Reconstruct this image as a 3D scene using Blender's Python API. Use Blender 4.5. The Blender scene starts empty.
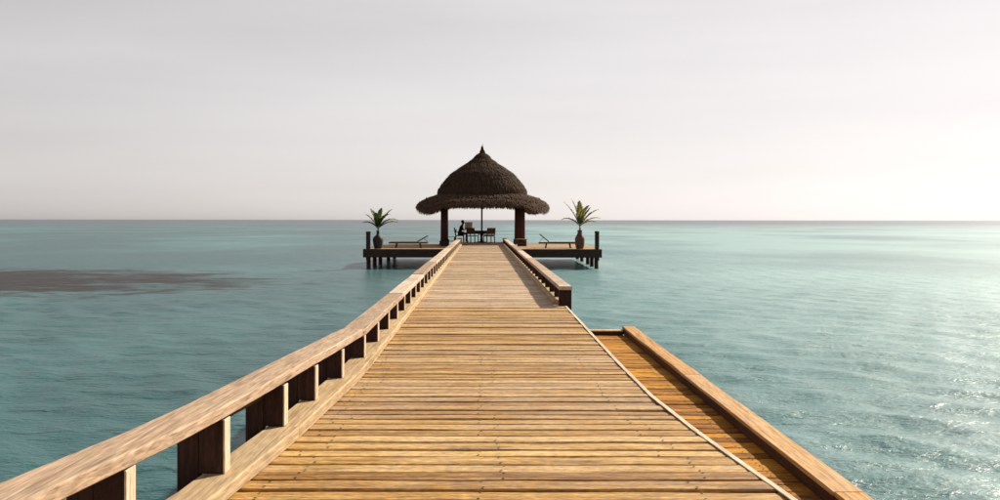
import bpy, bmesh, math, random
import numpy as np
from mathutils import Vector, Matrix

random.seed(11)
R = math.radians
scene = bpy.context.scene
col = scene.collection

# ------------------------------------------------------------------ camera
EYE = 1.37                      # eye height above the jetty boards (z = 0)
cam_d = bpy.data.cameras.new('camera')
cam = bpy.data.objects.new('camera', cam_d)
col.objects.link(cam)
cam.location = (0, 0, EYE)
cam.rotation_euler = (R(90), 0, 0)
cam.rotation_euler.rotate_axis('Z', R(0.07))
cam_d.sensor_width = 36
cam_d.lens = 36 * 0.900
cam_d.shift_y = -0.030
cam_d.clip_start = 0.05
cam_d.clip_end = 90000
scene.camera = cam

# ------------------------------------------------------------------ sky and sun
SUN_AZ, SUN_EL = R(47), R(35)   # azimuth clockwise from +Y (straight ahead)
world = bpy.data.worlds.new('World')
scene.world = world
world.use_nodes = True
wn, wl = world.node_tree.nodes, world.node_tree.links
wn.clear()
w_out = wn.new('ShaderNodeOutputWorld')
w_bg = wn.new('ShaderNodeBackground')
w_sky = wn.new('ShaderNodeTexSky')
w_sky.sky_type = 'NISHITA'
w_sky.sun_disc = False
w_sky.sun_elevation = SUN_EL
w_sky.sun_rotation = SUN_AZ
w_sky.altitude = 0
w_sky.air_density = 1.0
w_sky.dust_density = 0.7
w_sky.ozone_density = 1.0
# hazy, nearly colourless air: most of the blue is taken out, thin streaks of high cloud
w_hsv = wn.new('ShaderNodeHueSaturation')
w_hsv.inputs['Saturation'].default_value = 0.10
w_tint = wn.new('ShaderNodeMix'); w_tint.data_type = 'RGBA'; w_tint.blend_type = 'MULTIPLY'
w_tint.inputs[0].default_value = 1.0
w_tint.inputs[7].default_value = (1.0, 0.948, 0.938, 1)
w_tc = wn.new('ShaderNodeTexCoord')
w_map = wn.new('ShaderNodeMapping'); w_map.inputs['Scale'].default_value = (1.0, 1.0, 7.0)
w_noise = wn.new('ShaderNodeTexNoise')
w_noise.inputs['Scale'].default_value = 1.6; w_noise.inputs['Detail'].default_value = 6
w_ramp = wn.new('ShaderNodeMapRange')
w_ramp.inputs[1].default_value = 0.3; w_ramp.inputs[2].default_value = 0.7
w_ramp.inputs[3].default_value = 0.90; w_ramp.inputs[4].default_value = 1.09
w_cl = wn.new('ShaderNodeMix'); w_cl.data_type = 'RGBA'; w_cl.blend_type = 'MULTIPLY'
w_cl.inputs[0].default_value = 1.0
wl.new(w_sky.outputs[0], w_hsv.inputs['Color'])
wl.new(w_hsv.outputs[0], w_tint.inputs[6])
wl.new(w_tc.outputs['Generated'], w_map.inputs[0])
wl.new(w_map.outputs[0], w_noise.inputs['Vector'])
wl.new(w_noise.outputs[0], w_ramp.inputs[0])
wl.new(w_tint.outputs[2], w_cl.inputs[6])
wl.new(w_ramp.outputs[0], w_cl.inputs[7])
w_bw = wn.new('ShaderNodeRGBToBW'); wl.new(w_cl.outputs[2], w_bw.inputs[0])
def w_math(op, a, b):
    q = wn.new('ShaderNodeMath'); q.operation = op
    for i_, v_ in enumerate((a, b)):
        if isinstance(v_, (int, float)): q.inputs[i_].default_value = v_
        else: wl.new(v_, q.inputs[i_])
    return q.outputs[0]
w_l = w_math('MULTIPLY', w_bw.outputs[0], 0.088 / 0.85)
w_f = w_math('DIVIDE', 1.02, w_math('SQRT', w_math('ADD', w_math('MULTIPLY', w_l, w_l), 1.0), 0))
w_sh = wn.new('ShaderNodeMix'); w_sh.data_type = 'RGBA'; w_sh.blend_type = 'MULTIPLY'; w_sh.inputs[0].default_value = 1.0
wl.new(w_cl.outputs[2], w_sh.inputs[6]); wl.new(w_f, w_sh.inputs[7])
wl.new(w_sh.outputs[2], w_bg.inputs['Color'])
w_bg.inputs['Strength'].default_value = 0.088
wl.new(w_bg.outputs[0], w_out.inputs[0])

sun_d = bpy.data.lights.new('sun', 'SUN')
sun_d.energy = 5.0
sun_d.angle = R(1.2)
sun_d.color = (1.0, 0.91, 0.76)
sun = bpy.data.objects.new('sun', sun_d)
col.objects.link(sun)
to_sun = Vector((math.sin(SUN_AZ) * math.cos(SUN_EL), math.cos(SUN_AZ) * math.cos(SUN_EL), math.sin(SUN_EL)))
sun.rotation_euler = to_sun.to_track_quat('Z', 'Y').to_euler()
sun.location = to_sun * 100

scene.view_settings.view_transform = 'Standard'
scene.view_settings.look = 'None'
scene.view_settings.exposure = 0.6
scene.view_settings.gamma = 1.0

# ------------------------------------------------------------------ helpers
def tag(o, label=None, cat=None, group=None, kind=None):
    if label: o['label'] = label
    if cat: o['category'] = cat
    if group: o['group'] = group
    if kind: o['kind'] = kind
    return o

def empty(name, loc=(0, 0, 0), rz=0.0):
    o = bpy.data.objects.new(name, None)
    o.empty_display_size = 0.2
    o.location = loc
    o.rotation_euler = (0, 0, rz)
    col.objects.link(o)
    return o

def link(name, me, mat=None, parent=None, loc=(0, 0, 0), rot=(0, 0, 0), scale=(1, 1, 1)):
    o = bpy.data.objects.new(name, me)
    if mat is not None and not me.materials:
        me.materials.append(mat)
    o.location, o.rotation_euler, o.scale = loc, rot, scale
    if parent: o.parent = parent
    col.objects.link(o)
    return o

def mesh(name, verts, faces, smooth=False):
    me = bpy.data.meshes.new(name)
    me.from_pydata([tuple(v) for v in verts], [], faces)
    me.validate()
    if smooth:
        me.polygons.foreach_set('use_smooth', [True] * len(me.polygons))
    me.update()
    return me

class MB:
    """collects shapes for one mesh"""
    def __init__(s): s.v, s.f = [], []
    def add(s, vs, fs):
        n = len(s.v)
        s.v += [Vector(v) for v in vs]
        s.f += [tuple(i + n for i in f) for f in fs]
        return s
    def box(s, x0, x1, y0, y1, z0, z1, b=0.0, M=None):
        if b <= 0:
            vs = [(x, y, z) for x in (x0, x1) for y in (y0, y1) for z in (z0, z1)]
            fs = [(0, 1, 3, 2), (4, 6, 7, 5), (0, 4, 5, 1), (2, 3, 7, 6), (0, 2, 6, 4), (1, 5, 7, 3)]
        else:
            bm = bmesh.new()
            bmesh.ops.create_cube(bm, size=1.0)
            for v in bm.verts:
                v.co = ((x0 + x1) / 2 + v.co.x * (x1 - x0), (y0 + y1) / 2 + v.co.y * (y1 - y0), (z0 + z1) / 2 + v.co.z * (z1 - z0))
            bmesh.ops.bevel(bm, geom=bm.edges[:], offset=b, segments=1, affect='EDGES')
            bm.verts.index_update()
            vs = [v.co.copy() for v in bm.verts]
            fs = [[v.index for v in f.verts] for f in bm.faces]
            bm.free()
        if M is not None: vs = [M @ Vector(v) for v in vs]
        return s.add(vs, fs)
    def bar(s, a, b, w, h, bev=0.0):
        """square bar from a to b, w across (horizontal), h high"""
        a, b = Vector(a), Vector(b)
        d = b - a; L = d.length; d.normalize()
        up = Vector((0, 0, 1)) if abs(d.z) < 0.95 else Vector((0, 1, 0))
        x = d.cross(up).normalized(); z = x.cross(d).normalized()
        M = Matrix((x, d, z)).transposed().to_4x4(); M.translation = (a + b) / 2
        return s.box(-w / 2, w / 2, -L / 2, L / 2, -h / 2, h / 2, bev, M)
    def tube(s, pts, rad, n=10, cap=True):
        pts = [Vector(p) for p in pts]
        base = len(s.v)
        ref = Vector((1, 0, 0))
        for i, p in enumerate(pts):
            t = (pts[min(i + 1, len(pts) - 1)] - pts[max(i - 1, 0)]).normalized()
            u = ref - t * ref.dot(t)
            if u.length < 1e-3: u = Vector((0, 1, 0)) - t * t.y
            u.normalize(); w = t.cross(u)
            r = rad[i] if hasattr(rad, '__len__') else rad
            s.v += [p + u * (r * math.cos(2 * math.pi * k / n)) + w * (r * math.sin(2 * math.pi * k / n)) for k in range(n)]
        for i in range(len(pts) - 1):
            for k in range(n):
                a = base + i * n + k; b = base + i * n + (k + 1) % n
                s.f.append((a, b, b + n, a + n))
        if cap:
            s.f.append(tuple(base + k for k in reversed(range(n))))
            s.f.append(tuple(base + (len(pts) - 1) * n + k for k in range(n)))
        return s
    def lathe(s, prof, n=24):
        base = len(s.v)
        for r, z in prof:
            s.v += [Vector((r * math.cos(2 * math.pi * k / n), r * math.sin(2 * math.pi * k / n), z)) for k in range(n)]
        for i in range(len(prof) - 1):
            for k in range(n):
                a = base + i * n + k; b = base + i * n + (k + 1) % n
                s.f.append((a, b, b + n, a + n))
        s.f.append(tuple(base + k for k in reversed(range(n))))
        s.f.append(tuple(base + (len(prof) - 1) * n + k for k in range(n)))
        return s
    def build(s, name, mat=None, parent=None, smooth=False, **kw):
        return link(name, mesh(name, s.v, s.f, smooth), mat, parent, **kw)

def interp(tab):
    xs = [a for a, _ in tab]; ys = [b for _, b in tab]
    return lambda t: float(np.interp(t, xs, ys))

# ------------------------------------------------------------------ materials
def nodes(name):
    m = bpy.data.materials.new(name)
    m.use_nodes = True
    nt = m.node_tree
    return m, nt.nodes, nt.links, nt.nodes['Principled BSDF']

def wood(name, c_dark, c_mid, c_light, grain='X', rough=0.75, spots=0.35, bump=0.35, vary=0.5, stain=(0.05, 0.03, 0.02), fine=1.0, spec=.25, bleach=.3, grey=(.42, .33, .25)):
    m, N, L, P = nodes(name)
    geo = N.new('ShaderNodeNewGeometry'); oi = N.new('ShaderNodeObjectInfo')
    rnd = N.new('ShaderNodeMath'); rnd.operation = 'ADD'
    L.new(oi.outputs['Random'], rnd.inputs[0]); L.new(geo.outputs['Random Per Island'], rnd.inputs[1])
    fr = N.new('ShaderNodeMath'); fr.operation = 'FRACT'; L.new(rnd.outputs[0], fr.inputs[0])
    off = N.new('ShaderNodeVectorMath'); off.operation = 'MULTIPLY_ADD'
    comb = N.new('ShaderNodeCombineXYZ')
    for i in range(3): L.new(fr.outputs[0], comb.inputs[i])
    off.inputs[1].default_value = (37.0, 19.0, 11.0)
    L.new(comb.outputs[0], off.inputs[0]); L.new(geo.outputs['Position'], off.inputs[2])
    mp = N.new('ShaderNodeMapping')
    mp.inputs['Scale'].default_value = {'X': (0.9, 9, 9), 'Y': (15, 0.42, 15), 'Z': (9, 9, 0.9)}[grain]
    L.new(off.outputs[0], mp.inputs[0])
    g1 = N.new('ShaderNodeTexNoise'); g1.inputs['Scale'].default_value = 3.0 * fine; g1.inputs['Detail'].default_value = 8
    g1.inputs['Roughness'].default_value = 0.65; g1.inputs['Distortion'].default_value = 0.4
    L.new(mp.outputs[0], g1.inputs['Vector'])
    ramp = N.new('ShaderNodeValToRGB')
    ramp.color_ramp.elements[0].position = 0.28; ramp.color_ramp.elements[0].color = (*c_dark, 1)
    ramp.color_ramp.elements[1].position = 0.72; ramp.color_ramp.elements[1].color = (*c_light, 1)
    e = ramp.color_ramp.elements.new(0.5); e.color = (*c_mid, 1)
    # shift the tone of every piece
    ad = N.new('ShaderNodeMath'); ad.operation = 'MULTIPLY_ADD'
    ad.inputs[1].default_value = vary * 0.4; ad.inputs[2].default_value = -vary * 0.2
    L.new(fr.outputs[0], ad.inputs[0])
    sm = N.new('ShaderNodeMath'); L.new(g1.outputs[0], sm.inputs[0]); L.new(ad.outputs[0], sm.inputs[1])
    L.new(sm.outputs[0], ramp.inputs[0])
    # fine dark splits along the grain
    mp2 = N.new('ShaderNodeMapping')
    mp2.inputs['Scale'].default_value = {'X': (0.9, 30, 30), 'Y': (30, 0.5, 30), 'Z': (30, 30, 0.9)}[grain]
    L.new(off.outputs[0], mp2.inputs[0])
    g2 = N.new('ShaderNodeTexNoise'); g2.inputs['Scale'].default_value = 2.2; g2.inputs['Detail'].default_value = 4
    L.new(mp2.outputs[0], g2.inputs['Vector'])
    cr = N.new('ShaderNodeMapRange'); cr.inputs[1].default_value = 0.30; cr.inputs[2].default_value = 0.42
    cr.inputs[3].default_value = 0.55; cr.inputs[4].default_value = 0.0
    L.new(g2.outputs[0], cr.inputs[0])
    mx = N.new('ShaderNodeMix'); mx.data_type = 'RGBA'
    L.new(cr.outputs[0], mx.inputs[0]); L.new(ramp.outputs[0], mx.inputs[6]); mx.inputs[7].default_value = (*stain, 1)
    # weather stains and knots with a shape of their own
    g3 = N.new('ShaderNodeTexNoise'); g3.inputs['Scale'].default_value = 5.0; g3.inputs['Detail'].default_value = 5
    mp3 = N.new('ShaderNodeMapping')
    mp3.inputs['Scale'].default_value = {'X': (0.35, 1.6, 1), 'Y': (1.6, 0.35, 1), 'Z': (1.6, 1.6, .35)}[grain]
    L.new(off.outputs[0], mp3.inputs[0]); L.new(mp3.outputs[0], g3.inputs['Vector'])
    sr = N.new('ShaderNodeMapRange'); sr.inputs[1].default_value = 0.56; sr.inputs[2].default_value = 0.78
    sr.inputs[3].default_value = 0.0; sr.inputs[4].default_value = spots
    L.new(g3.outputs[0], sr.inputs[0])
    mx2 = N.new('ShaderNodeMix'); mx2.data_type = 'RGBA'
    L.new(sr.outputs[0], mx2.inputs[0]); L.new(mx.outputs[2], mx2.inputs[6]); mx2.inputs[7].default_value = (*stain, 1)
    # sun-bleached pieces and bleached patches
    r2 = N.new('ShaderNodeMath'); r2.operation = 'MULTIPLY'; r2.inputs[1].default_value = 7.31; L.new(fr.outputs[0], r2.inputs[0])
    r3 = N.new('ShaderNodeMath'); r3.operation = 'FRACT'; L.new(r2.outputs[0], r3.inputs[0])
    g4 = N.new('ShaderNodeTexNoise'); g4.inputs['Scale'].default_value = 1.3; g4.inputs['Detail'].default_value = 6
    g4.inputs['Roughness'].default_value = .7
    L.new(geo.outputs['Position'], g4.inputs['Vector'])
    a4 = N.new('ShaderNodeMath'); a4.operation = 'MULTIPLY_ADD'; a4.inputs[1].default_value = .45; L.new(r3.outputs[0], a4.inputs[0]); L.new(g4.outputs[0], a4.inputs[2])
    b4 = N.new('ShaderNodeMapRange'); b4.inputs[1].default_value = .62; b4.inputs[2].default_value = 1.0; b4.inputs[3].default_value = 0; b4.inputs[4].default_value = bleach
    L.new(a4.outputs[0], b4.inputs[0])
    mx3 = N.new('ShaderNodeMix'); mx3.data_type = 'RGBA'
    L.new(b4.outputs[0], mx3.inputs[0]); L.new(mx2.outputs[2], mx3.inputs[6]); mx3.inputs[7].default_value = (*grey, 1)
    # pits, splinters and grit
    mp5 = N.new('ShaderNodeMapping')
    mp5.inputs['Scale'].default_value = {'X': (22, 70, 70), 'Y': (70, 7, 70), 'Z': (70, 70, 22)}[grain]
    L.new(off.outputs[0], mp5.inputs[0])
    g5 = N.new('ShaderNodeTexNoise'); g5.inputs['Scale'].default_value = 1.0; g5.inputs['Detail'].default_value = 3
    L.new(mp5.outputs[0], g5.inputs['Vector'])
    b5 = N.new('ShaderNodeMapRange'); b5.inputs[1].default_value = .3; b5.inputs[2].default_value = .7; b5.inputs[3].default_value = .62 if grain == 'X' else .76; b5.inputs[4].default_value = 1.32 if grain == 'X' else 1.2
    L.new(g5.outputs[0], b5.inputs[0])
    mx4 = N.new('ShaderNodeMix'); mx4.data_type = 'RGBA'; mx4.blend_type = 'MULTIPLY'; mx4.inputs[0].default_value = 1
    L.new(mx3.outputs[2], mx4.inputs[6]); L.new(b5.outputs[0], mx4.inputs[7])
    L.new(mx4.outputs[2], P.inputs['Base Color'])
    P.inputs['Roughness'].default_value = rough
    P.inputs['Specular IOR Level'].default_value = spec
    bp = N.new('ShaderNodeBump'); bp.inputs['Strength'].default_value = bump; bp.inputs['Distance'].default_value = 0.01
    L.new(g2.outputs[0], bp.inputs['Height']); L.new(bp.outputs[0], P.inputs['Normal'])
    return m

def plain(name, c, rough=0.7, noise=0.3, scale=8.0, spec=0.3, trans=0.0):
    m, N, L, P = nodes(name)
    geo = N.new('ShaderNodeNewGeometry')
    n = N.new('ShaderNodeTexNoise'); n.inputs['Scale'].default_value = scale; n.inputs['Detail'].default_value = 5
    L.new(geo.outputs['Position'], n.inputs['Vector'])
    mr = N.new('ShaderNodeMapRange'); mr.inputs[1].default_value = .25; mr.inputs[2].default_value = .75
    mr.inputs[3].default_value = 1 - noise; mr.inputs[4].default_value = 1 + noise
    L.new(n.outputs[0], mr.inputs[0])
    mul = N.new('ShaderNodeMix'); mul.data_type = 'RGBA'; mul.blend_type = 'MULTIPLY'; mul.inputs[0].default_value = 1
    mul.inputs[6].default_value = (*c, 1); L.new(mr.outputs[0], mul.inputs[7])
    L.new(mul.outputs[2], P.inputs['Base Color'])
    P.inputs['Roughness'].default_value = rough
    P.inputs['Specular IOR Level'].default_value = spec
    return m

def leaf_mat(name, c, t):
    m, N, L, P = nodes(name)
    out = N['Material Output']
    geo = N.new('ShaderNodeNewGeometry')
    mr = N.new('ShaderNodeMapRange'); mr.inputs[3].default_value = .65; mr.inputs[4].default_value = 1.3
    L.new(geo.outputs['Random Per Island'], mr.inputs[0])
    mul = N.new('ShaderNodeMix'); mul.data_type = 'RGBA'; mul.blend_type = 'MULTIPLY'; mul.inputs[0].default_value = 1
    mul.inputs[6].default_value = (*c, 1); L.new(mr.outputs[0], mul.inputs[7])
    L.new(mul.outputs[2], P.inputs['Base Color'])
    P.inputs['Roughness'].default_value = .45
    tr = N.new('ShaderNodeBsdfTranslucent'); tr.inputs[0].default_value = (*t, 1)
    mix = N.new('ShaderNodeMixShader'); mix.inputs[0].default_value = 0.4
    L.new(P.outputs[0], mix.inputs[1]); L.new(tr.outputs[0], mix.inputs[2]); L.new(mix.outputs[0], out.inputs[0])
    return m

def thatch_mat(name, c0, c1):
    m, N, L, P = nodes(name)
    geo = N.new('ShaderNodeNewGeometry')
    ramp = N.new('ShaderNodeValToRGB')
    ramp.color_ramp.elements[0].color = (*c0, 1); ramp.color_ramp.elements[1].color = (*c1, 1)
    n = N.new('ShaderNodeTexNoise'); n.inputs['Scale'].default_value = 14; n.inputs['Detail'].default_value = 4
    L.new(geo.outputs['Position'], n.inputs['Vector'])
    av = N.new('ShaderNodeMath'); av.operation = 'MULTIPLY_ADD'; av.inputs[1].default_value = .5; 
    hf = N.new('ShaderNodeMath'); hf.operation = 'MULTIPLY'; hf.inputs[1].default_value = .5
    L.new(geo.outputs['Random Per Island'], hf.inputs[0])
    L.new(n.outputs[0], av.inputs[0]); L.new(hf.outputs[0], av.inputs[2])
    L.new(av.outputs[0], ramp.inputs[0]); L.new(ramp.outputs[0], P.inputs['Base Color'])
    P.inputs['Roughness'].default_value = .9; P.inputs['Specular IOR Level'].default_value = .1
    return m

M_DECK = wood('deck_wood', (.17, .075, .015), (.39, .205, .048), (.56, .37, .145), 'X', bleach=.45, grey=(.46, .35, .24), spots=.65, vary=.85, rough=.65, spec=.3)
M_LAND = wood('landing_wood', (.11, .032, .002), (.36, .145, .006), (.52, .245, .018), 'X', bleach=.0, spots=.85, vary=.8, rough=.75, spec=.12)
M_CAP = wood('rail_cap_wood', (.17, .10, .06), (.35, .235, .15), (.52, .38, .26), 'Y', spots=.45, vary=.4, fine=2.0, bleach=.85, grey=(.60, .50, .40))
M_KERB = wood('kerb_wood', (.30, .19, .085), (.46, .32, .17), (.60, .46, .28), 'Y', spots=.35, vary=.4)
M_POST = wood('rail_post_shaded_wood', (.025, .011, .008), (.045, .020, .014), (.08, .038, .026), 'Z', spots=.3, vary=.4, rough=.9, bleach=.0)  # near-black: shade on the posts' camera-facing sides put into the colour
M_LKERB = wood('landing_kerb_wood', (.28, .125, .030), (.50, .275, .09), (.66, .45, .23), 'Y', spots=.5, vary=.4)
M_EDGE = wood('edge_batten_wood', (.46, .33, .22), (.62, .49, .35), (.74, .62, .48), 'Y', spots=.2, vary=.2)
M_SHADED = wood('shaded_side_timber', (.03, .011, .004), (.06, .022, .008), (.11, .042, .015), 'Y', spots=.3, vary=.3, bleach=.0)  # dark tone paints the shade on the kerb and end beam sides
M_LITSIDE = wood('post_lit_side_wood', (.42, .30, .19), (.58, .44, .30), (.70, .57, .42), 'Z', spots=.3, vary=.3)  # pale tone paints the sunlit inner side of the posts
M_PLAT = wood('platform_deck_wood', (.28, .17, .08), (.42, .28, .15), (.55, .40, .24), 'X', spots=.3, vary=.6)
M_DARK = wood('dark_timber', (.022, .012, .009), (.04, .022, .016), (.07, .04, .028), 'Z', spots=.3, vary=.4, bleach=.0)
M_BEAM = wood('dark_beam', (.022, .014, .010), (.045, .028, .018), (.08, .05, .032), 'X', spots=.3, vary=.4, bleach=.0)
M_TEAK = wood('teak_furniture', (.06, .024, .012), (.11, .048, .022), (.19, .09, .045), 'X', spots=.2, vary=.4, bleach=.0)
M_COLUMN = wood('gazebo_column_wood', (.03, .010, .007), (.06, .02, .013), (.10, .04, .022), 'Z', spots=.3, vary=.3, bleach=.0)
M_NAIL = plain('nail_rust', (.02, .013, .01), .6)
M_THATCH = thatch_mat('thatch', (.016, .009, .007), (.095, .056, .034))
M_THATCH2 = thatch_mat('thatch_weathered', (.020, .012, .009), (.15, .088, .054))
M_POTL = plain('dark_glazed_pot', (.022, .011, .010), .7, .3, 12, .5)
M_POTR = plain('terracotta_pot', (.085, .028, .017), .5, .3, 12, .4)
M_SOIL = plain('pot_soil', (.03, .02, .015), .95)
M_LEAF = leaf_mat('palm_leaf_green', (.06, .085, .02), (.13, .16, .03))
M_LEAF2 = leaf_mat('palm_leaf_yellow_green', (.14, .14, .035), (.34, .30, .08))
M_STEM = plain('palm_stem', (.16, .13, .06), .7)
M_SKIN = plain('skin', (.14, .07, .045), .55, .1)
M_CLOTH = plain('dark_cloth', (.012, .011, .013), .9, .2)
M_TROU = plain('dark_trousers', (.02, .02, .024), .9, .2)
M_HAIR = plain('black_hair', (.008, .006, .005), .5, .2)
M_PAPER = plain('pale_paper', (.62, .42, .34), .8, .12, 20)
M_SEATC = plain('brown_cushion', (.05, .022, .014), .9, .2)
M_CUSH = plain('pale_cushion', (.6, .5, .38), .9, .1)

# ------------------------------------------------------------------ sea
WATER = -1.15
def axis(fine_a, fine_b, step, grow, far):
    a = list(np.arange(fine_a, fine_b + 1e-6, step))
    p, s = a[-1], step
    while p < far:
        s *= grow; p += s; a.append(p)
    q, s = a[0], step; lo = []
    while q > -far:
        s *= grow; q -= s; lo.append(q)
    return np.array(lo[::-1] + a)

def make_sea():
    xs = axis(-17, 15, 0.10, 1.028, 40000)
    a = [2.0]; s = 0.08
    while a[-1] < 40000:
        s = max(0.08, min(a[-1] * 0.0095, 1e9)); a.append(a[-1] + s)
    ys = np.concatenate([-np.geomspace(40000, 1, 40), np.array(a)])
    X, Y = np.meshgrid(xs, ys)
    dx = np.gradient(xs)[None, :] * np.ones_like(Y); dy = np.gradient(ys)[:, None] * np.ones_like(X)
    rng = np.random.default_rng(4)
    Z = np.zeros_like(X); DX = np.zeros_like(X); DY = np.zeros_like(X)
    n = 70
    lam = np.exp(rng.uniform(math.log(0.26), math.log(1.5), n))
    wind = R(-112)                                  # waves run towards the camera and a little to the left
    for i in range(n):
        th = wind + rng.normal(0, 0.55)
        k = 2 * math.pi / lam[i]; kx, ky = k * math.cos(th), k * math.sin(th)
        step = np.abs(math.cos(th)) * dx + np.abs(math.sin(th)) * dy
        fade = np.clip((lam[i] / step - 2.5) / 3.0, 0, 1)
        amp = 0.0040 * lam[i] ** 0.9 * rng.uniform(.5, 1.3)
        ph = kx * X + ky * Y + rng.uniform(0, 6.283)
        # wave groups: patches of rougher and calmer water
        grp = 0.75 + 0.45 * np.sin(X * rng.uniform(.05, .3) + Y * rng.uniform(.05, .3) + rng.uniform(0, 6.28))
        A = amp * fade * grp
        Z += A * np.cos(ph)
        DX -= 0.9 * A * math.cos(th) * np.sin(ph); DY -= 0.9 * A * math.sin(th) * np.sin(ph)
    V = np.stack([X + DX, Y + DY, Z + WATER], -1).reshape(-1, 3)
    ny, nx = X.shape
    idx = np.arange(ny * nx).reshape(ny, nx)
    F = np.stack([idx[:-1, :-1], idx[:-1, 1:], idx[1:, 1:], idx[1:, :-1]], -1).reshape(-1, 4)
    me = bpy.data.meshes.new('sea')
    me.vertices.add(len(V)); me.vertices.foreach_set('co', V.ravel())
    me.loops.add(F.size); me.loops.foreach_set('vertex_index', F.ravel().astype(np.int32))
    me.polygons.add(len(F)); me.polygons.foreach_set('loop_start', np.arange(0, F.size, 4, dtype=np.int32))
    me.polygons.foreach_set('use_smooth', np.ones(len(F), dtype=bool))
    me.update(calc_edges=True); me.validate()
    m, N, L, P = nodes('lagoon_water')
    geo = N.new('ShaderNodeNewGeometry')
    def noise(scale, sc, detail=5, rough=.55, dist=0.0):
        mp = N.new('ShaderNodeMapping'); mp.inputs['Scale'].default_value = sc
        L.new(geo.outputs['Position'], mp.inputs[0])
        t = N.new('ShaderNodeTexNoise'); t.inputs['Scale'].default_value = scale; t.inputs['Detail'].default_value = detail
        t.inputs['Roughness'].default_value = rough; t.inputs['Distortion'].default_value = dist
        L.new(mp.outputs[0], t.inputs['Vector']); return t
    def rng_(src, a, b, c, d):
        r = N.new('ShaderNodeMapRange'); r.interpolation_type = 'SMOOTHSTEP'
        for i, v in enumerate((a, b, c, d)): r.inputs[i + 1].default_value = v
        L.new(src, r.inputs[0]); return r
    def math_(op, a, b):
        q = N.new('ShaderNodeMath'); q.operation = op
        for i, v in enumerate((a, b)):
            if isinstance(v, (int, float)): q.inputs[i].default_value = v
            else: L.new(v, q.inputs[i])
        return q.outputs[0]
    sep = N.new('ShaderNodeSeparateXYZ'); L.new(geo.outputs['Position'], sep.inputs[0])
    big = noise(0.045, (1, .6, 0), 4)
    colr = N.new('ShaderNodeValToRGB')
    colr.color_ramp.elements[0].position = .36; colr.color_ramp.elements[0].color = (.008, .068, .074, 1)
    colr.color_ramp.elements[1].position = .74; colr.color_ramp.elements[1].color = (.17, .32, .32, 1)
    shelf_glare = rng_(sep.outputs[0], -16, 20, -.10, .20)  # paler towards the right: shallows, plus water glare put into the colour
    L.new(math_('ADD', big.outputs[0], shelf_glare.outputs[0]), colr.inputs[0])
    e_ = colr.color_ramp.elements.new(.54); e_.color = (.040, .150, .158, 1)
    # open deeper water beyond the lagoon
    deep = rng_(sep.outputs[1], 120, 700, 0, 1)
    mxd = N.new('ShaderNodeMix'); mxd.data_type = 'RGBA'
    L.new(deep.outputs[0], mxd.inputs[0]); L.new(colr.outputs[0], mxd.inputs[6]); mxd.inputs[7].default_value = (.030, .060, .082, 1)
    # dark reef under the shallows to the left
    rn = noise(0.26, (1, 2.2, 0), 11, .80, .8)
    cy = math_('SUBTRACT', sep.outputs[1], 37.0)
    cy = math_('ADD', cy, math_('MULTIPLY', math_('ADD', sep.outputs[0], 20.0), 0.10))
    ell = math_('DIVIDE', math_('ABSOLUTE', cy, 0), 8.2)
    ex = math_('MAXIMUM', math_('DIVIDE', math_('ADD', sep.outputs[0], 21.0), 13.0), 0.0)
    d2 = math_('ADD', math_('MULTIPLY', ell, ell), math_('MULTIPLY', ex, ex))
    d2 = math_('ADD', d2, math_('MULTIPLY', math_('SUBTRACT', rn.outputs[0], .5), 5.4))
    reef = rng_(d2, .15, 1.3, 1.0, 0)
    mxr = N.new('ShaderNodeMix'); mxr.data_type = 'RGBA'
    L.new(reef.outputs[0], mxr.inputs[0]); L.new(mxd.outputs[2], mxr.inputs[6]); mxr.inputs[7].default_value = (.016, .012, .012, 1)
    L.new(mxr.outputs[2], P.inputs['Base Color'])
    cw = rng_(reef.outputs[0], 0, 1, .44, .12); L.new(cw.outputs[0], P.inputs['Coat Weight'])
    P.inputs['Roughness'].default_value = .60
    P.inputs['Coat Weight'].default_value = .55; P.inputs['Coat IOR'].default_value = 1.333; P.inputs['Coat Roughness'].default_value = .2
    P.inputs['IOR'].default_value = 1.333
    b1 = noise(2.0, (.7, 1.9, 1), 6, .62, .3)
    b2 = noise(6.5, (.8, 1.6, 1), 4, .6, .2)
    fl = rng_(b1.outputs[0], .50, .80, 0, 1)
    h = math_('ADD', math_('MULTIPLY', fl.outputs[0], .085), math_('MULTIPLY', b2.outputs[0], .075))
    bp = N.new('ShaderNodeBump'); bp.inputs['Strength'].default_value = 1.0; bp.inputs['Distance'].default_value = .55
    L.new(h, bp.inputs['Height']); L.new(bp.outputs[0], P.inputs['Normal'])
    bc = N.new('ShaderNodeBump'); bc.inputs['Strength'].default_value = 1.0; bc.inputs['Distance'].default_value = .26
    L.new(h, bc.inputs['Height']); L.new(bc.outputs[0], P.inputs['Coat Normal'])
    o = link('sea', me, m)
    tag(o, 'rippled turquoise lagoon reaching to the horizon', 'sea', kind='structure')
make_sea()

# ------------------------------------------------------------------ jetty
CI = interp([(0.5, -1.86), (4.2, -1.345), (8.2, -1.188), (14, -1.31), (54, -2.17)])       # line of the left cap
KI = interp([(0.5, -1.86), (4.2, -1.335), (5.65, -1.25), (7.8, -1.185), (14, -1.31), (54, -2.17)])     # inner foot of the left kerb
DR = interp([(0.5, 1.83), (4.4, 1.437), (5.8, 1.275), (7.0, 1.178), (8.6, 1.135), (14, 1.05), (54, .25)])  # right edge of the boards
KR = interp([(14, .885), (54, .04)])                                                  # inner foot of the right kerb

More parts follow.
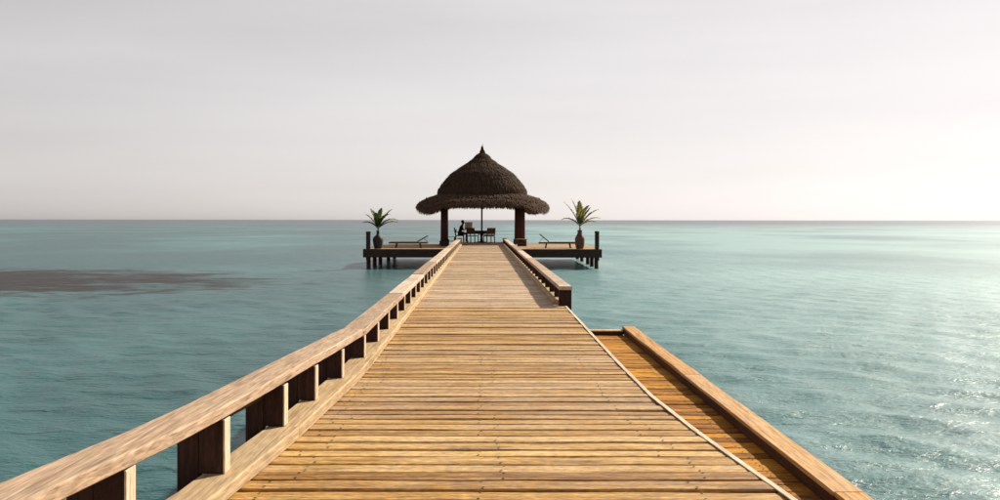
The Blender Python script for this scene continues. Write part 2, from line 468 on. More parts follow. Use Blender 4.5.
def plank_mesh(name, length=1.0, w=.143, t=.04, seed=0, nails=True, segs=9, nail_x=(-.36, .02, .40), width_m=2.7):
    """one board along X, unit length, with eased, slightly wandering edges and nail heads"""
    rn = random.Random(seed)
    V, F = [], []
    ew = [rn.uniform(-.004, .004) for _ in range(segs + 1)]
    ee = [rn.uniform(-.004, .004) for _ in range(segs + 1)]
    zz = [rn.uniform(-.0022, .0022) for _ in range(segs + 1)]
    for i in range(segs + 1):
        x = -length / 2 + length * i / segs
        y0, y1 = -w / 2 + ew[i], w / 2 + ee[i]; z = zz[i]
        V += [(x, y0, -t), (x, y0, -.006 + z), (x, y0 + .006, z), (x, 0, z + .002), (x, y1 - .006, z), (x, y1, -.006 + z), (x, y1, -t)]
    k = 7
    for i in range(segs):
        for j in range(k):
            a, b = i * k + j, i * k + (j + 1) % k
            F.append((a, b, b + k, a + k))
    F.append(tuple(range(k))[::-1]); F.append(tuple(segs * k + j for j in range(k)))
    nf = len(F)
    if nails:
        for nx in nail_x:
            for sy in (-.045, .042):
                x0, y0 = nx + rn.uniform(-.006, .006), sy + rn.uniform(-.008, .008)
                n0 = len(V); rr = .008
                V += [(x0 + rr * math.cos(a * math.pi / 3) / width_m, y0 + rr * math.sin(a * math.pi / 3), .0045) for a in range(6)]
                F.append(tuple(range(n0, n0 + 6)))
    me = mesh(name, V, F)
    return me, nf

def with_nails(me, nf, mat):
    me.materials.append(mat); me.materials.append(M_NAIL)
    mi = [0] * nf + [1] * (len(me.polygons) - nf)
    me.polygons.foreach_set('material_index', mi)
    return me

jetty = tag(empty('jetty', (0, 4, 0)), 'long weathered plank jetty running out to the thatched pavilion', 'jetty')
bpy.context.view_layer.update()
def under(o, parent):                 # parent keeping the world place
    o.parent = parent
    o.matrix_parent_inverse = Matrix.Translation(-parent.location)
    return o
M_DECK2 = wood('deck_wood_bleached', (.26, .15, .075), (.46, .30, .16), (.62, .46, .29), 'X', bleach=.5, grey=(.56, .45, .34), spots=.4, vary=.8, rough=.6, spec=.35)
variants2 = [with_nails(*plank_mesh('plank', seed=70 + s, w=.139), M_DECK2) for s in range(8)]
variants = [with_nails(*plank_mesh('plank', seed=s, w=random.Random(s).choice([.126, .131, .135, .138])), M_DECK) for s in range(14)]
y = 1.3; k = 0
rp = random.Random(5)
gap_at = [5.76, 7.6, 6.21, 9.9, 12.4]
far_planks = MB()
while y < 58.4:
    wf = rp.choice([.72, .85, .95, 1.0, 1.0, 1.05, 1.14])
    pitch = .151 * wf + rp.uniform(-.003, .007)
    if any(abs(y - g) < .08 for g in gap_at): pitch += .02 if abs(y - 5.76) < .08 else .008
    yc = y + .0715 * wf
    xl, xr = KI(yc) - .17, DR(yc) - .004
    if yc > 14: xr = KR(yc) + .19
    z, tilt, yaw = rp.uniform(-.009, .003), rp.uniform(-.035, .035), rp.uniform(-.0035, .0035)
    if k < 300:
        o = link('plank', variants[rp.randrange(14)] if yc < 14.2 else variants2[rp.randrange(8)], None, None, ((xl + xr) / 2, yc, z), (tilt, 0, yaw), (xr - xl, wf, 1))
        if rp.random() < .5: o.rotation_euler.z += math.pi
        under(o, jetty)
    else:
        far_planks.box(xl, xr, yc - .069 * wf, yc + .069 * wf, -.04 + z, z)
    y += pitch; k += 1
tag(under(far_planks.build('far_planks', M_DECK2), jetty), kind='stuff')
# light batten along the open right edge
cuts = [.9, 3.1, 5.8, 7.2, 10.6, 14.25]
for a, b in zip(cuts, cuts[1:]):
    n = 6; V = []; F = []
    for i in range(n + 1):
        yy = a + .004 + (b - a - .008) * i / n; x = DR(yy)
        V += [(x - .018, yy, .004), (x - .018, yy, .007), (x - .016, yy, .009), (x + .015, yy, .009), (x + .017, yy, .007), (x + .017, yy, -.13), (x + .001, yy, -.13), (x + .001, yy, .004)]
    for i in range(n):
        for j in range(8):
            p, q = i * 8 + j, i * 8 + (j + 1) % 8
            F.append((p, q, q + 8, p + 8))
    F += [tuple(range(8))[::-1], tuple(n * 8 + j for j in range(8))]
    under(link('edge_batten', mesh('edge_batten', V, F), M_EDGE), jetty)
# bearers and piles below
for off in (.25, .5, .78):
    for a, b in ((1.4, 7.5), (7.5, 14), (14, 28), (28, 42), (42, 57)):
        def px(t): return KI(t) - .15 + off * (DR(t) - KI(t) + .1)
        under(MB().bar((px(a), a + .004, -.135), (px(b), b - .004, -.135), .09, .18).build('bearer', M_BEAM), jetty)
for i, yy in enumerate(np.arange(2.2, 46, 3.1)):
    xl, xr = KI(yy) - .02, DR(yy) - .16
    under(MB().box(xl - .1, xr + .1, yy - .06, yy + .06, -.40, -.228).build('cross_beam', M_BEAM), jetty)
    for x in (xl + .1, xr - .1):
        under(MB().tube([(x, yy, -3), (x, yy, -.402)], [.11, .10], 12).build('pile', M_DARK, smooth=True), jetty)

# ------------------------------------------------------------------ railings
CZ = interp([(.9, .385), (4.2, .362), (8.33, .295), (14, .285), (54, .262)])   # underside of the left cap

def strip(yl, fx0, fx1, fz0, fz1, b=.007, jit=0.0, seed=0):
    """a long board following the railing: section x0..x1 by z0..z1 at each y"""
    rn = random.Random(seed)
    V, F = [], []
    for yy in yl:
        x0, x1, z0, z1 = fx0(yy) + rn.uniform(-jit, jit), fx1(yy) + rn.uniform(-jit, jit), fz0(yy), fz1(yy) + rn.uniform(-jit, jit) * .5
        V += [(x0, yy, z0), (x0, yy, z1 - b), (x0 + b, yy, z1), (x1 - b, yy, z1), (x1, yy, z1 - b), (x1, yy, z0 + b * .6), (x1 - b * .6, yy, z0)]
    k = 7
    for i in range(len(yl) - 1):
        for j in range(k):
            a, c = i * k + j, i * k + (j + 1) % k
            F.append((a, a + k, c + k, c))
    F += [tuple(range(k)), tuple((len(yl) - 1) * k + j for j in reversed(range(k)))]
    return V, F

lr = tag(empty('railing', (-1.5, 4, 0)), 'low timber railing along the left edge, running the whole length of the jetty', 'railing', 'low railings of the jetty')
def mk_railing_boards(parent, joints, name, fx0, fx1, fz0, fz1, mat, jit, seed, dz=None):
    for i, (a, b) in enumerate(zip(joints, joints[1:])):
        ys_ = np.linspace(a + .005, b - .005, max(3, int((b - a) / .55)))
        d = (dz[i] if dz else 0.0)
        V, F = strip(ys_, fx0, fx1, (lambda t, d=d: fz0(t) + d), (lambda t, d=d: fz1(t) + d), .008, jit, seed + i)
        under(link(name, mesh(name, V, F), mat), parent)
mk_railing_boards(lr, [.9, 8.33, 12.6, 17.1, 22, 27.5, 33, 39, 45.5, 52.4], 'cap_board',
                  lambda t: CI(t) - .292, lambda t: CI(t) - .072, CZ, lambda t: CZ(t) + .062, M_CAP, .003, 20,
                  [.002, -.013, -.006, .004, 0, .004, 0, .003, 0])
mk_railing_boards(lr, [.9, 5.62, 10.2, 15.4, 20.6, 26, 32, 38, 45, 52.3], 'kerb_board',
                  lambda t: KI(t) - .205, lambda t: KI(t), lambda t: .004, lambda t: .078, M_KERB, .003, 50)
posts_l = [1.5, 2.6, 3.61, 4.57, 5.62, 6.43, 7.34, 8.43, 9.54, 10.64, 11.74]
while posts_l[-1] < 51: posts_l.append(posts_l[-1] + 1.1)
for i, yy in enumerate(posts_l):
    x1 = (KI(yy) + CI(yy)) / 2 - .083; top = CZ(yy + .04) - .003
    if yy > 8.4: top -= 0
    mb = MB()
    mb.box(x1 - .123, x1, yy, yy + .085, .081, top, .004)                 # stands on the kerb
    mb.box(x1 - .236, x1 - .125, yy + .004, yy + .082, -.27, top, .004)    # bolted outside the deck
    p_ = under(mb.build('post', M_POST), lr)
    e_ = MB().box(x1 + .001, x1 + .011, yy - .006, yy + .088, .081, top, .002).build('lit_side_strip', M_LITSIDE)  # added strip that stands for the sunlit side of the post
    e_.parent = p_
# splice under the cap by the second bay
yy0, yy1 = 4.80, 5.60
under(MB().add(*strip(np.linspace(yy0, yy1, 4), lambda t: CI(t) - .33, lambda t: CI(t) - .18, lambda t: CZ(t) - .07 - .02 * (t - yy0), lambda t: CZ(t) - .003)).build('splice_board', M_POST), lr)

rr_ = tag(empty('railing', (1.0, 14.4, 0)), 'low timber railing on the right, starting beyond the boat landing', 'railing', 'low railings of the jetty')
RZ = interp([(14, .255), (54, .262)])
mk_railing_boards(rr_, [14.34, 19.4, 25, 31, 37.5, 45, 52.3], 'cap_board', lambda t: KR(t) + .068, lambda t: KR(t) + .275, RZ, lambda t: RZ(t) + .058, M_CAP, .002, 80)
mk_railing_boards(rr_, [14.72, 20, 25.8, 32, 38.5, 45, 52.3], 'kerb_board', lambda t: KR(t), lambda t: KR(t) + .185, lambda t: .004, lambda t: .065, M_KERB, .002, 90)
yy = 14.42; first = True
while yy < 51.8:
    x0 = KR(yy) + .075; top = RZ(yy + .04) - .003
    mb = MB()
    if first:
        mb.box(x0 - .003, x0 + .198, yy, yy + .14, -.07, top, .005)
    else:
        mb.box(x0, x0 + .108, yy, yy + .085, .068, top, .004); mb.box(x0 + .112, x0 + .198, yy + .003, yy + .082, -.26, top, .004)
    under(mb.build('end_post' if first else 'post', M_POST), rr_)
    yy += 1.1 if not first else .95; first = False

# ------------------------------------------------------------------ boat landing, one step down on the right
LZ = -.305
LK = interp([(0.5, 1.995), (5.09, 1.927), (13.2, 1.80)])
land = tag(empty('boat_landing', (1.5, 6, LZ)), 'orange-brown plank landing one step below the jetty on its right', 'landing')
lv = [with_nails(*plank_mesh('plank', seed=40 + s, nail_x=(-.3, .3), width_m=.9), M_LAND) for s in range(8)]
y = 1.4
while y < 13.055:
    yc = y + .0715
    xl, xr = DR(yc) - .12, LK(yc) + .02
    o = link('plank', lv[rp.randrange(8)], None, None, ((xl + xr) / 2, yc, LZ + rp.uniform(-.004, .002)), (rp.uniform(-.02, .02), 0, rp.uniform(-.004, .004)), (xr - xl, 1, 1))
    under(o, land); y += .1545 + rp.uniform(-.003, .003)
LE = y - .016                      # the end beam closes off the last board
mk_railing_boards(land, [1.2, 5.2, 9.15, LE + .165], 'kerb_shaded_side', lambda t: LK(t) + .006, lambda t: LK(t) + .178, lambda t: LZ + .006, lambda t: LZ + .083, M_SHADED, .002, 110)  # lower part of the kerb, its shaded side painted dark
mk_railing_boards(land, [1.2, 5.2, 9.15, LE + .165], 'kerb_lit_top', lambda t: LK(t), lambda t: LK(t) + .185, lambda t: LZ + .085, lambda t: LZ + .108, M_LKERB, .004, 130)  # upper part split off to keep the lit top pale
under(MB().box(DR(13.3) + .03, LK(13.3) - .004, LE + .003, LE + .16, LZ - .20, LZ + .046, .006).build('end_beam', M_SHADED), land)  # shaded face of the beam painted dark as well
under(MB().box(DR(13.3) + .03, LK(13.3) - .004, LE, LE + .165, LZ + .048, LZ + .066, .004).build('end_lit_top', M_LKERB), land)  # pale board added for the lit top of the end beam
under(MB().add(*strip(np.linspace(1.3, 13.2, 14), lambda t: LK(t) + .03, lambda t: LK(t) + .13, lambda t: LZ - .25, lambda t: LZ - .045)).build('side_bearer', M_BEAM), land)
for yy in (2.0, 5.0, 8.0, 10.6, 13.0):
    under(MB().tube([(LK(yy) + .08, yy, -3), (LK(yy) + .08, yy, LZ - .255)], [.1, .09], 12).build('pile', M_DARK, smooth=True), land)
    under(MB().box(DR(yy) - .1, LK(yy) + .02, yy - .05, yy + .05, LZ - .2, LZ - .045).build('cross_beam', M_BEAM), land)

# ------------------------------------------------------------------ end platform
PZ = -.13
PX0, PX1, PY0, PY1 = -7.08, 5.27, 46.5, 58.5
plat = tag(empty('platform', (-.9, 52, PZ)), 'wide sun deck on dark stilts at the end of the jetty', 'platform')
pm = MB()
y = PY0 + .06; n = 0
while y < PY1 - .1:
    xa, xb = KI(y) - .26, KR(y) + .30
    zz = PZ + rp.uniform(-.004, .002)
    for a, b in ((PX0 + .02, xa), (xb, PX1 - .02)):
        pm.box(a, b, y, y + .143, zz - .04, zz)
    y += .155
tag(under(pm.build('deck_boards', M_PLAT), plat), kind='stuff')
def fasc(x0, x1, y0, y1):
    under(MB().box(x0, x1, y0, y1, PZ - .445, PZ - .012, .01).build('fascia', M_BEAM), plat)
fasc(PX0, KI(46.5) - .27, PY0, PY0 + .055); fasc(KR(46.5) + .31, PX1, PY0, PY0 + .055)
fasc(PX0, PX1, PY1 - .055, PY1)
fasc(PX0, PX0 + .055, PY0 + .057, PY1 - .057); fasc(PX1 - .055, PX1, PY0 + .057, PY1 - .057)
for x in np.linspace(PX0 + .9, PX1 - .9, 9):
    under(MB().box(x - .06, x + .06, PY0 + .06, PY1 - .06, PZ - .30, PZ - .046).build('joist', M_BEAM), plat)
for yy in (46.72, 49.0, 51.3, 55.0, 58.2):
    for x in (PX0 + .26, -3.4, 1.6, PX1 - .26):
        if abs(yy - 46.72) < .1 and abs(x) < 4: continue
        under(MB().tube([(x, yy, -3), (x, yy, PZ - .31)], [.12, .11], 12).build('pile', M_DARK, smooth=True), plat)
def mooring(x, yy, h):
    p = MB().lathe([(.115, -.60), (.115, h - .09), (.13, h - .075), (.132, h - .03), (.10, h)], 14).build('mooring_post', M_DARK, smooth=False, loc=(x, yy, PZ))
    under(p, plat)
mooring(-6.83, 46.66, .90); mooring(5.03, 46.66, .93)

# ------------------------------------------------------------------ thatched pavilion
GC = Vector((-1.07, 54.0, 0)); GR = R(2.4)
gaz = tag(empty('thatched_pavilion', (GC.x, GC.y, PZ), GR), 'open pavilion with two-tiered thatched roof at the end of the jetty', 'pavilion')
FL = -PZ                                     # jetty floor level above the local origin
half = 2.25
for sx in (-1, 1):
    for sy in (-1, 1):
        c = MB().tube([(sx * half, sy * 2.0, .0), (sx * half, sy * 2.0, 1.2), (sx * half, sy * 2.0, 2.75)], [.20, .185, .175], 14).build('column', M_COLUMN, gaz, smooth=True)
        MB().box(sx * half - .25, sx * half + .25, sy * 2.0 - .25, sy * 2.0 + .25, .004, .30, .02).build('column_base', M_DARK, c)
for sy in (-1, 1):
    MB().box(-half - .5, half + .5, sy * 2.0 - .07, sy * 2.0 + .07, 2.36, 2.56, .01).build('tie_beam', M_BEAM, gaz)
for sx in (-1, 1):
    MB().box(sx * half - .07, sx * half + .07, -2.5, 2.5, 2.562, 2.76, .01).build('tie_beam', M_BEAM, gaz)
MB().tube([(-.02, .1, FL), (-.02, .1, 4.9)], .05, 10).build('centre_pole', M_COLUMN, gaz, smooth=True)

def sup(th, n):                              # rounded-square plan, half width 1
    c, s = abs(math.cos(th)), abs(math.sin(th))
    return (c ** n + s ** n) ** (-1.0 / n)

def tier(name, prof, n_plan, droop, mat, n_straw, straw_len, seed, courses=4):
    """prof: (half width, height) from the top down to the eave and back under"""
    NT = 72
    def pt(u, th):
        f = u * (len(prof) - 1); i = min(int(f), len(prof) - 2); t = f - i
        r = prof[i][0] * (1 - t) + prof[i + 1][0] * t; z = prof[i][1] * (1 - t) + prof[i + 1][1] * t
        fu = (u * courses) % 1.0; r += (.075 if n_plan > 3 else .035) * (fu if u < .97 else 1.0)
        k = sup(th, n_plan); corner = max(0, (k - 1) / (2 ** (.5 - 1.0 / n_plan) - 1 + 1e-6)) if n_plan > 2.05 else 0
        e = max(0, (r - prof[0][0]) / (prof[-1][0] - prof[0][0] + 1e-6))
        return Vector((r * k * math.cos(th), r * k * math.sin(th), z - droop * corner ** 3.0 * min(1, e) ** 2))
    rn = random.Random(seed)
    V, F = [], []
    inner = [(max(.0, r - .22), z - .20) for r, z in prof]
    NU = 56
    for i in range(NU + 1):
        for kk in range(NT):
            p = pt(i / NU, 2 * math.pi * kk / NT)
            p += Vector((rn.uniform(-1, 1), rn.uniform(-1, 1), rn.uniform(-1, 1))) * (.035 if 0 < i else 0)
            V.append(p)
    for kk in range(NT):                     # inside of the eave and the soffit going back up
        p = V[NU * NT + kk]; V.append(Vector((p.x * .95, p.y * .95, p.z + .10)))
    for kk in range(NT):
        p = V[NU * NT + kk]; V.append(Vector((p.x * .60, p.y * .60, (prof[0][1] - .22) if prof[0][0] > 1 else prof[-1][1] + .45)))
    for i in range(NU + 2):
        for kk in range(NT):
            a = i * NT + kk; b = i * NT + (kk + 1) % NT
            F.append((a, a + NT, b + NT, b))
    body = link(name, mesh(name, V, F), mat, gaz)
    # straw: short strips laid down the slope, overhanging the eave
    sv, sf = [], []
    for q in range(n_straw):
        u = rn.random() ** .75; th = rn.uniform(0, 2 * math.pi)
        if q < n_straw * .33: u = rn.uniform(.90, 1.0)
        if n_plan < 3 and u < .22: u = .22 + rn.random() * .5
        p0 = pt(u, th); p1 = pt(min(1, u + .02), th); pb = pt(max(0, u - .02), th)
        d = (p1 - pb).normalized()
        out = Vector((math.cos(th), math.sin(th), .35)).normalized()
        side = d.cross(out).normalized(); nrm = side.cross(d).normalized()
        if nrm.dot(out) < 0: nrm = -nrm
        ln = straw_len * rn.uniform(.5, 1.3); w = rn.uniform(.012, .03)
        dd = (d + side * rn.uniform(-.22, .22) + nrm * rn.uniform(-.02, .13)).normalized()
        if u > .9: dd = (dd + Vector((0, 0, -.55))).normalized()
        a = p0 - d * ln * .3 + nrm * rn.uniform(.0, .05)
        m_ = a + dd * ln * .6; e = a + dd * ln + Vector((0, 0, -.03))
        n0 = len(sv)
        sv += [a - side * w, a + side * w, m_ + side * w, m_ - side * w, e]
        sf += [(n0, n0 + 1, n0 + 2, n0 + 3), (n0 + 3, n0 + 2, n0 + 4)]
    st = link('thatch_straw', mesh('thatch_straw', sv, sf), mat, body)
    tag(st, kind='stuff')
    return body

D = FL
low = [(2.15, 2.90), (2.55, 2.83), (2.92, 2.73), (3.24, 2.61), (3.50, 2.46), (3.66, 2.34), (3.74, 2.24)]
up = [(.02, 5.80), (.06, 5.56), (.16, 5.37), (.32, 5.21), (.50, 5.02), (.74, 4.83), (1.05, 4.63), (1.42, 4.39), (1.74, 4.18), (2.12, 3.82), (2.40, 3.44), (2.60, 3.14), (2.60, 2.99)]
tier('lower_roof', [(r, z + D) for r, z in low], 5.0, .42, M_THATCH2, 10000, .27, 3)
tier('upper_roof', [(r, z + D) for r, z in up], 2.4, .03, M_THATCH, 12000, .34, 4, courses=7)
fin = MB().tube([(0, 0, 5.40 + D), (.0, 0, 5.62 + D), (.01, 0, 5.80 + D), (.02, 0, 5.93 + D)], [.07, .045, .028, .010], 9).build('roof_finial', M_THATCH, gaz, smooth=True)

# ------------------------------------------------------------------ furniture
def wpos(px, Y): return (px - 500) / 900 * Y

def lounger(x, y, z, flip, label):
    o = tag(empty('sun_lounger', (x, y, z), 0), label, 'sun lounger', 'sun loungers on the end platform')
    s = -1 if flip else 1                  # head end towards s
    L2 = 1.03
    f = MB()
    for sy in (-.31, .31): f.box(-L2, L2, sy - .025, sy + .025, .24, .315, .006)
    for sx in (-L2 + .03, L2 - .03): f.box(sx - .025, sx + .025, -.283, .283, .245, .31, .005)
    f.build('frame', M_TEAK, o)
    hinge = s * .50
    x_a, x_b = -s * (L2 - .06), hinge
    nsl = 13
    for i in range(nsl):
        xc = x_a + (x_b - x_a) * (i + .5) / nsl
        MB().box(xc - .048, xc + .048, -.282, .282, .318, .336).build('slat', M_TEAK, o)
    b = MB()
    ang = R(30 if not flip else 40)
    ln = .62
    dx, dz = math.cos(ang) * s, math.sin(ang)
    for sy in (-.25, .25): b.bar((hinge, sy, .34), (hinge + dx * ln, sy, .34 + dz * ln), .04, .035)
    for i in range(7):
        t = (i + .6) / 7.2 * ln
        b.bar((hinge + dx * t, -.27, .362 + dz * t), (hinge + dx * t, .27, .362 + dz * t), .07, .018)
    bk = b.build('backrest', M_TEAK, o)
    MB().bar((hinge + dx * .36, .2, .33 + dz * .36), (hinge + s * .52, .2, .30), .03, .02).build('prop', M_TEAK, bk)
    for sx in (-.62, .62):
        for sy in (-.29, .29):
            MB().bar((sx, sy, .238), (sx + (.05 if sx > 0 else -.05), sy, 0), .05, .055).build('leg', M_TEAK, o)
    return o
lounger(wpos(408.5, 48.2), 48.2, PZ, False, 'slatted wooden sun lounger left of the pavilion, near the dark pot')
lounger(wpos(558, 48.2), 48.2, PZ, True, 'slatted wooden sun lounger right of the pavilion, near the reddish pot')

def frond(mb, base, az, pitch, length, curl, rn, wid=.30, roll=0.0):
    n = 22
    p = Vector(base); a = pitch; pts = [p.copy()]; dirs = []
    for i in range(n):
        d = Vector((math.cos(az) * math.cos(a), math.sin(az) * math.cos(a), math.sin(a)))
        p = p + d * length / n; pts.append(p.copy()); dirs.append(d); a -= curl / n * (0.4 + 1.3 * i / n)
    dirs.append(dirs[-1])
    mb.tube(pts, [.011 * (1 - .8 * i / n) for i in range(n + 1)], 5)
    for i in range(3, n + 1):
        t = i / n; d = dirs[i]
        side = Vector((-math.sin(az), math.cos(az), 0)); up_ = side.cross(d).normalized()
        if up_.z < 0: up_ = -up_
        for q in range(2):
            for s in (-1, 1):
                ll = wid * (math.sin(math.pi * min(1, .16 + .80 * t)) ** .7) * rn.uniform(.8, 1.15)
                dd = (d * .80 + side * s * .85 * math.cos(roll) + up_ * (.28 + rn.uniform(-.15, .15))).normalized()
                o0 = pts[i] - d * (length / n) * .5 * q
                w = d.cross(dd).cross(dd).normalized() * .020
                tip = o0 + dd * ll + Vector((0, 0, -.10 * ll)); m_ = o0 + dd * ll * .5
                mb.add([o0 - w * .5, o0 + w * .5, m_ + w * 1.3, tip, m_ - w * 1.3], [(0, 1, 2, 3, 4)])

def potted_palm(x, y, label, pot_prof, potmat, leafmat, fronds, stem_h, seed):
    o = tag(empty('potted_palm', (x, y, PZ)), label, 'potted palm', 'potted palms at the platform corners')
    rn = random.Random(seed)
    pot = MB().lathe(pot_prof, 28).build('pot', potmat, o, smooth=True)
    zt = pot_prof[-1][1]
    MB().lathe([(.01, zt - .03), (pot_prof[-1][0] * .8, zt - .03), (pot_prof[-1][0] * .8, zt + .004), (.01, zt + .006)], 16).build('soil', M_SOIL, pot)
    MB().tube([(0, 0, zt - .05), (.01, 0, zt + stem_h * .5), (0, 0, zt + stem_h)], [.05, .045, .03], 10).build('stem', M_STEM, o, smooth=True)
    for az, pitch, ln, curl, wid in fronds:
        mb = MB(); frond(mb, (0, 0, zt + stem_h - .02), R(az), R(pitch), ln, R(curl), rn, wid)
        mb.build('frond', leafmat, o)
    return o
potL = [(.17, 0), (.20, .03), (.245, .22), (.275, .40), (.27, .52), (.22, .62), (.12, .69), (.085, .74), (.075, .86), (.095, .93)]
potR = [(.17, 0), (.20, .03), (.235, .20), (.255, .40), (.25, .54), (.20, .66), (.14, .76), (.115, .84), (.12, .93), (.145, .97)]
potted_palm(wpos(378, 47.0), 47.0, 'potted palm in a dark rounded pot at the left end of the platform', potL, M_POTL, M_LEAF,
    [(175, 62, 1.00, 35, .26), (150, 74, 1.15, 25, .28), (60, 82, 1.10, 20, .30), (10, 66, 1.25, 30, .28), (-10, 52, 1.22, 75, .26), (20, 40, 1.15, 60, .24), (265, 72, 1.0, 40, .26), (100, 60, .95, 60, .26), (200, 48, .9, 70, .26), (-25, 70, 1.1, 60, .28)], .12, 6)
potted_palm(wpos(579.8, 47.0), 47.0, 'taller potted palm in a reddish clay jar at the right end of the platform', potR, M_POTR, M_LEAF2,
    [(172, 66, 1.55, 25, .26), (168, 80, 1.50, 20, .30), (90, 85, 1.35, 20, .30), (8, 55, 1.35, 35, .28), (0, 44, 1.20, 60, .26), (15, 66, 1.15, 20, .26), (280, 70, 1.1, 45, .28), (-30, 38, 1.0, 70, .22), (190, 48, 1.1, 75, .26), (40, 74, 1.3, 40, .28)], .22, 9)

def armchair(x, y, rz, label, cushion=False, z=0.0):
    o = tag(empty('armchair', (x, y, z), rz), label, 'chair', 'armchairs around the table')
    MB().box(-.27, .27, -.26, .26, .38, .43, .008).build('seat', M_TEAK, o)
    b = MB()
    for sx in (-.25, .25): b.bar((sx, -.25, .40), (sx, -.33, .86), .045, .045)
    b.bar((-.27, -.335, .86), (.27, -.335, .86), .05, .07)
    b.bar((-.25, -.275, .55), (.25, -.275, .55), .03, .05)
    bk = b.build('backrest', M_TEAK, o)
    for i in range(6):
        xx = -.19 + .076 * i
        MB().bar((xx, -.278, .576), (xx, -.325, .824), .060, .014).build('slat', M_TEAK, bk)
    for sx in (-.29, .29):
        a = MB().bar((sx, -.29, .62), (sx, .27, .64), .06, .03)
        a.bar((sx, .22, .43), (sx, .22, .62), .045, .045)
        a.build('armrest', M_TEAK, o)
        for sy in (-.24, .23):
            MB().bar((sx * .86, sy, .378), (sx * .88, sy * 1.05, 0), .045, .05).build('leg', M_TEAK, o)
    MB().box(-.21, .21, -.02, .02, -.15, .15, .012).build('back_cushion', M_SEATC, o, loc=(0, -.245, .67), rot=(R(-10), 0, 0))
    if cushion: MB().box(-.24, .24, -.22, .24, .434, .50, .02).build('cushion', M_CUSH, o)
    return o
tx, ty = wpos(481.5, 54.8), 54.8
tb = tag(empty('table', (tx, ty, .0)), 'round wooden table under the pavilion roof, between the armchairs', 'table')
MB().lathe([(.68, .64), (.72, .655), (.72, .705), (.70, .72)], 32).build('table_top', M_TEAK, tb)
MB().lathe([(.60, .53), (.61, .54), (.61, .63), (.60, .638)], 32).build('apron', M_TEAK, tb)
MB().lathe([(.36, .004), (.34, .04), (.09, .08), (.07, .30), (.09, .50), (.30, .528)], 16).build('pedestal', M_TEAK, tb)
armchair(wpos(459.8, 55.3), 55.3, R(-84), 'armchair holding the seated person, left of the table')
armchair(wpos(472.8, 54.2), 54.2, R(-24), 'armchair with its back to the jetty, left of the centre pole')
armchair(wpos(489, 54.2), 54.2, R(26), 'cushioned armchair right of the centre pole, back to the jetty', True)

def bench(x, y, rz, ln, label):
    o = tag(empty('low_bench', (x, y, 0), rz), label, 'bench', 'low benches beside the pavilion columns')
    for i in range(4):
        MB().box(-ln / 2, ln / 2, -.20 + i * .105, -.11 + i * .105, .40, .43, .004).build('slat', M_PLAT, o)
    for sx in (-1, 1):
        for sy in (-.16, .16):
            MB().box(sx * (ln / 2 - .07) - .03, sx * (ln / 2 - .07) + .03, sy - .03, sy + .03, .0, .398).build('leg', M_TEAK, o)
        MB().box(sx * (ln / 2 - .07) - .02, sx * (ln / 2 - .07) + .02, -.128, .128, .14, .19).build('stretcher', M_TEAK, o)
    MB().box(-ln / 2 + .102, ln / 2 - .102, -.02, .02, .145, .185).build('stretcher', M_TEAK, o)
    return o
b1 = bench(wpos(520.5, 51.2), 51.2, R(2), .76, 'low slatted bench beside the right front column')
b2 = bench(wpos(450.5, 52.9), 52.9, R(2), .62, 'low slatted bench beside the left columns, behind the railing')
b1.location.z = PZ; b2.location.z = PZ + .09

# ------------------------------------------------------------------ seated person, facing right
def skin_mesh(name, joints, edges, mat, parent, root=0, sub=2):
    """joints: name -> (position, radius)"""
    keys = list(joints)
    me = bpy.data.meshes.new(name)
    me.from_pydata([joints[k_][0] for k_ in keys], [(keys.index(a), keys.index(b)) for a, b in edges], [])
    o = link(name, me, mat, parent)
    sk = o.modifiers.new('skin', 'SKIN'); sk.use_smooth_shade = True
    sv = me.skin_vertices[0].data
    for i, k_ in enumerate(keys):
        r = joints[k_][1]; sv[i].radius = r if isinstance(r, tuple) else (r, r); sv[i].use_root = (i == root)
    ss = o.modifiers.new('sub', 'SUBSURF'); ss.levels = ss.render_levels = sub
    return o
per = tag(empty('person', (wpos(459.6, 55.3), 55.3, 0)), 'person in dark clothes seated at the left of the table, leaning forward', 'person')
J = {'pelvis': ((0, 0, .52), (.15, .12)), 'waist': ((.03, 0, .68), (.13, .10)), 'chest': ((.10, 0, .88), (.15, .11)), 'collar': ((.15, 0, 1.02), (.10, .07)),
     'neck': ((.18, 0, 1.09), .052), 'jaw': ((.215, 0, 1.15), (.065, .07)), 'head': ((.215, 0, 1.24), (.085, .10)), 'crown': ((.205, 0, 1.31), (.06, .07))}
E = [('pelvis', 'waist'), ('waist', 'chest'), ('chest', 'collar'), ('collar', 'neck'), ('neck', 'jaw'), ('jaw', 'head'), ('head', 'crown')]
J['nose'] = ((.315, 0, 1.215), .014); E.append(('head', 'nose'))
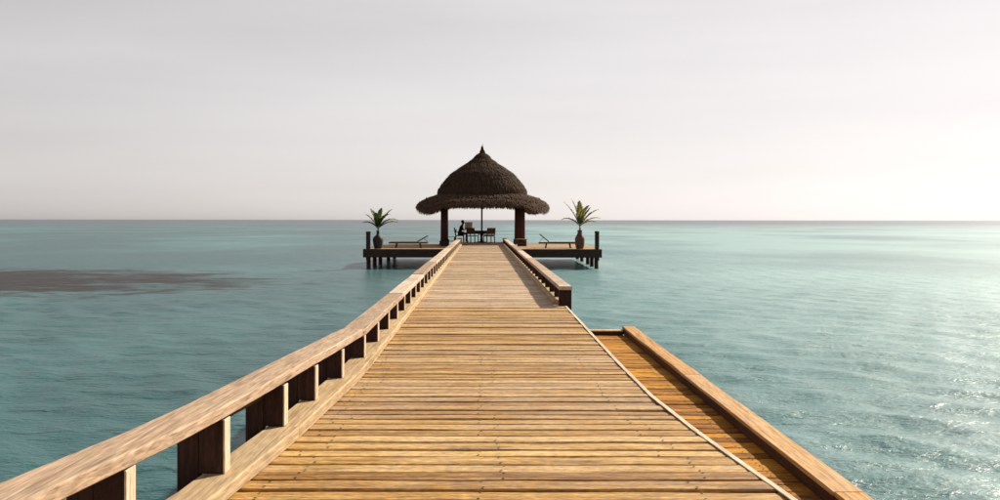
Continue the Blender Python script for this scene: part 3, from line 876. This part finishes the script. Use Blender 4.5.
for s, n_ in ((-1, 'r'), (1, 'l')):
    J['sh' + n_] = ((.14, s * .17, .98), .06); J['el' + n_] = ((.22, s * .22, .74), .045); J['wr' + n_] = ((.44, s * .13, .84), .030)
    J['pa' + n_] = ((.50, s * .12, .865), (.036, .02))
    E += [('collar', 'sh' + n_), ('sh' + n_, 'el' + n_), ('el' + n_, 'wr' + n_), ('wr' + n_, 'pa' + n_)]
    for q, (dy, ln) in enumerate(((-.028, .065), (-.010, .078), (.010, .072), (.027, .055))):
        J['fa%d%s' % (q, n_)] = ((.50 + .6 * ln, s * .12 + dy, .875 + .012), .009)
        J['fb%d%s' % (q, n_)] = ((.50 + .8 * ln, s * .12 + dy, .905), .008)
        E += [('pa' + n_, 'fa%d%s' % (q, n_)), ('fa%d%s' % (q, n_), 'fb%d%s' % (q, n_))]
    J['th' + n_] = ((.485, s * .12 - s * .045, .89), .010); E.append(('wr' + n_, 'th' + n_))
    J['hip' + n_] = ((.04, s * .10, .52), .085); J['kn' + n_] = ((.44, s * .12, .53), .062); J['an' + n_] = ((.40, s * .12, .09), .040)
    J['to' + n_] = ((.56, s * .13, .04), (.04, .03)); J['he' + n_] = ((.37, s * .12, .045), .035)
    E += [('pelvis', 'hip' + n_), ('hip' + n_, 'kn' + n_), ('kn' + n_, 'an' + n_), ('an' + n_, 'to' + n_), ('an' + n_, 'he' + n_)]
body = skin_mesh('body', J, E, M_SKIN, per)
S = {k_: (J[k_][0], tuple(r * 1.12 for r in (J[k_][1] if isinstance(J[k_][1], tuple) else (J[k_][1],) * 2))) for k_ in ('pelvis', 'waist', 'chest', 'collar', 'shr', 'shl', 'elr', 'ell')}
skin_mesh('shirt', S, [('pelvis', 'waist'), ('waist', 'chest'), ('chest', 'collar'), ('collar', 'shr'), ('collar', 'shl'), ('shr', 'elr'), ('shl', 'ell')], M_CLOTH, per)
T = {k_: (J[k_][0], tuple(r * 1.16 for r in (J[k_][1] if isinstance(J[k_][1], tuple) else (J[k_][1],) * 2))) for k_ in ('pelvis', 'hipr', 'hipl', 'knr', 'knl', 'anr', 'anl')}
skin_mesh('trousers', T, [('pelvis', 'hipr'), ('pelvis', 'hipl'), ('hipr', 'knr'), ('hipl', 'knl'), ('knr', 'anr'), ('knl', 'anl')], M_TROU, per)
hv = MB().lathe([(.075, -.08), (.098, -.03), (.104, .03), (.09, .085), (.04, .115), (.01, .12)], 14)
for v in hv.v:
    if v.x > .06 and v.z < .05: v.x = .06
hv.build('hair', M_HAIR, per, smooth=True, loc=(.195, 0, 1.255))
pv, pf = [], []
for t_, sgn in ((0, 1),):
    for i in range(7):
        yy = -.29 + .58 * i / 6
        bend = .05 * abs(yy) / .29
        for zz in (0, .20, .44):
            pv.append((-bend + .12 * zz + .01 * math.sin(i * 2), yy, zz))
    for i in range(6):
        for q in range(2):
            a = i * 3 + q; pf.append((a, a + 3, a + 4, a + 1))
pap = link('newspaper', mesh('newspaper', pv, pf), M_PAPER, None, (per.location.x + .57, 55.28, .80), (0, 0, R(-50)))
sol = pap.modifiers.new('thickness', 'SOLIDIFY'); sol.thickness = .006
tag(pap, 'pale open sheet of paper held up in front of the seated person', 'newspaper')
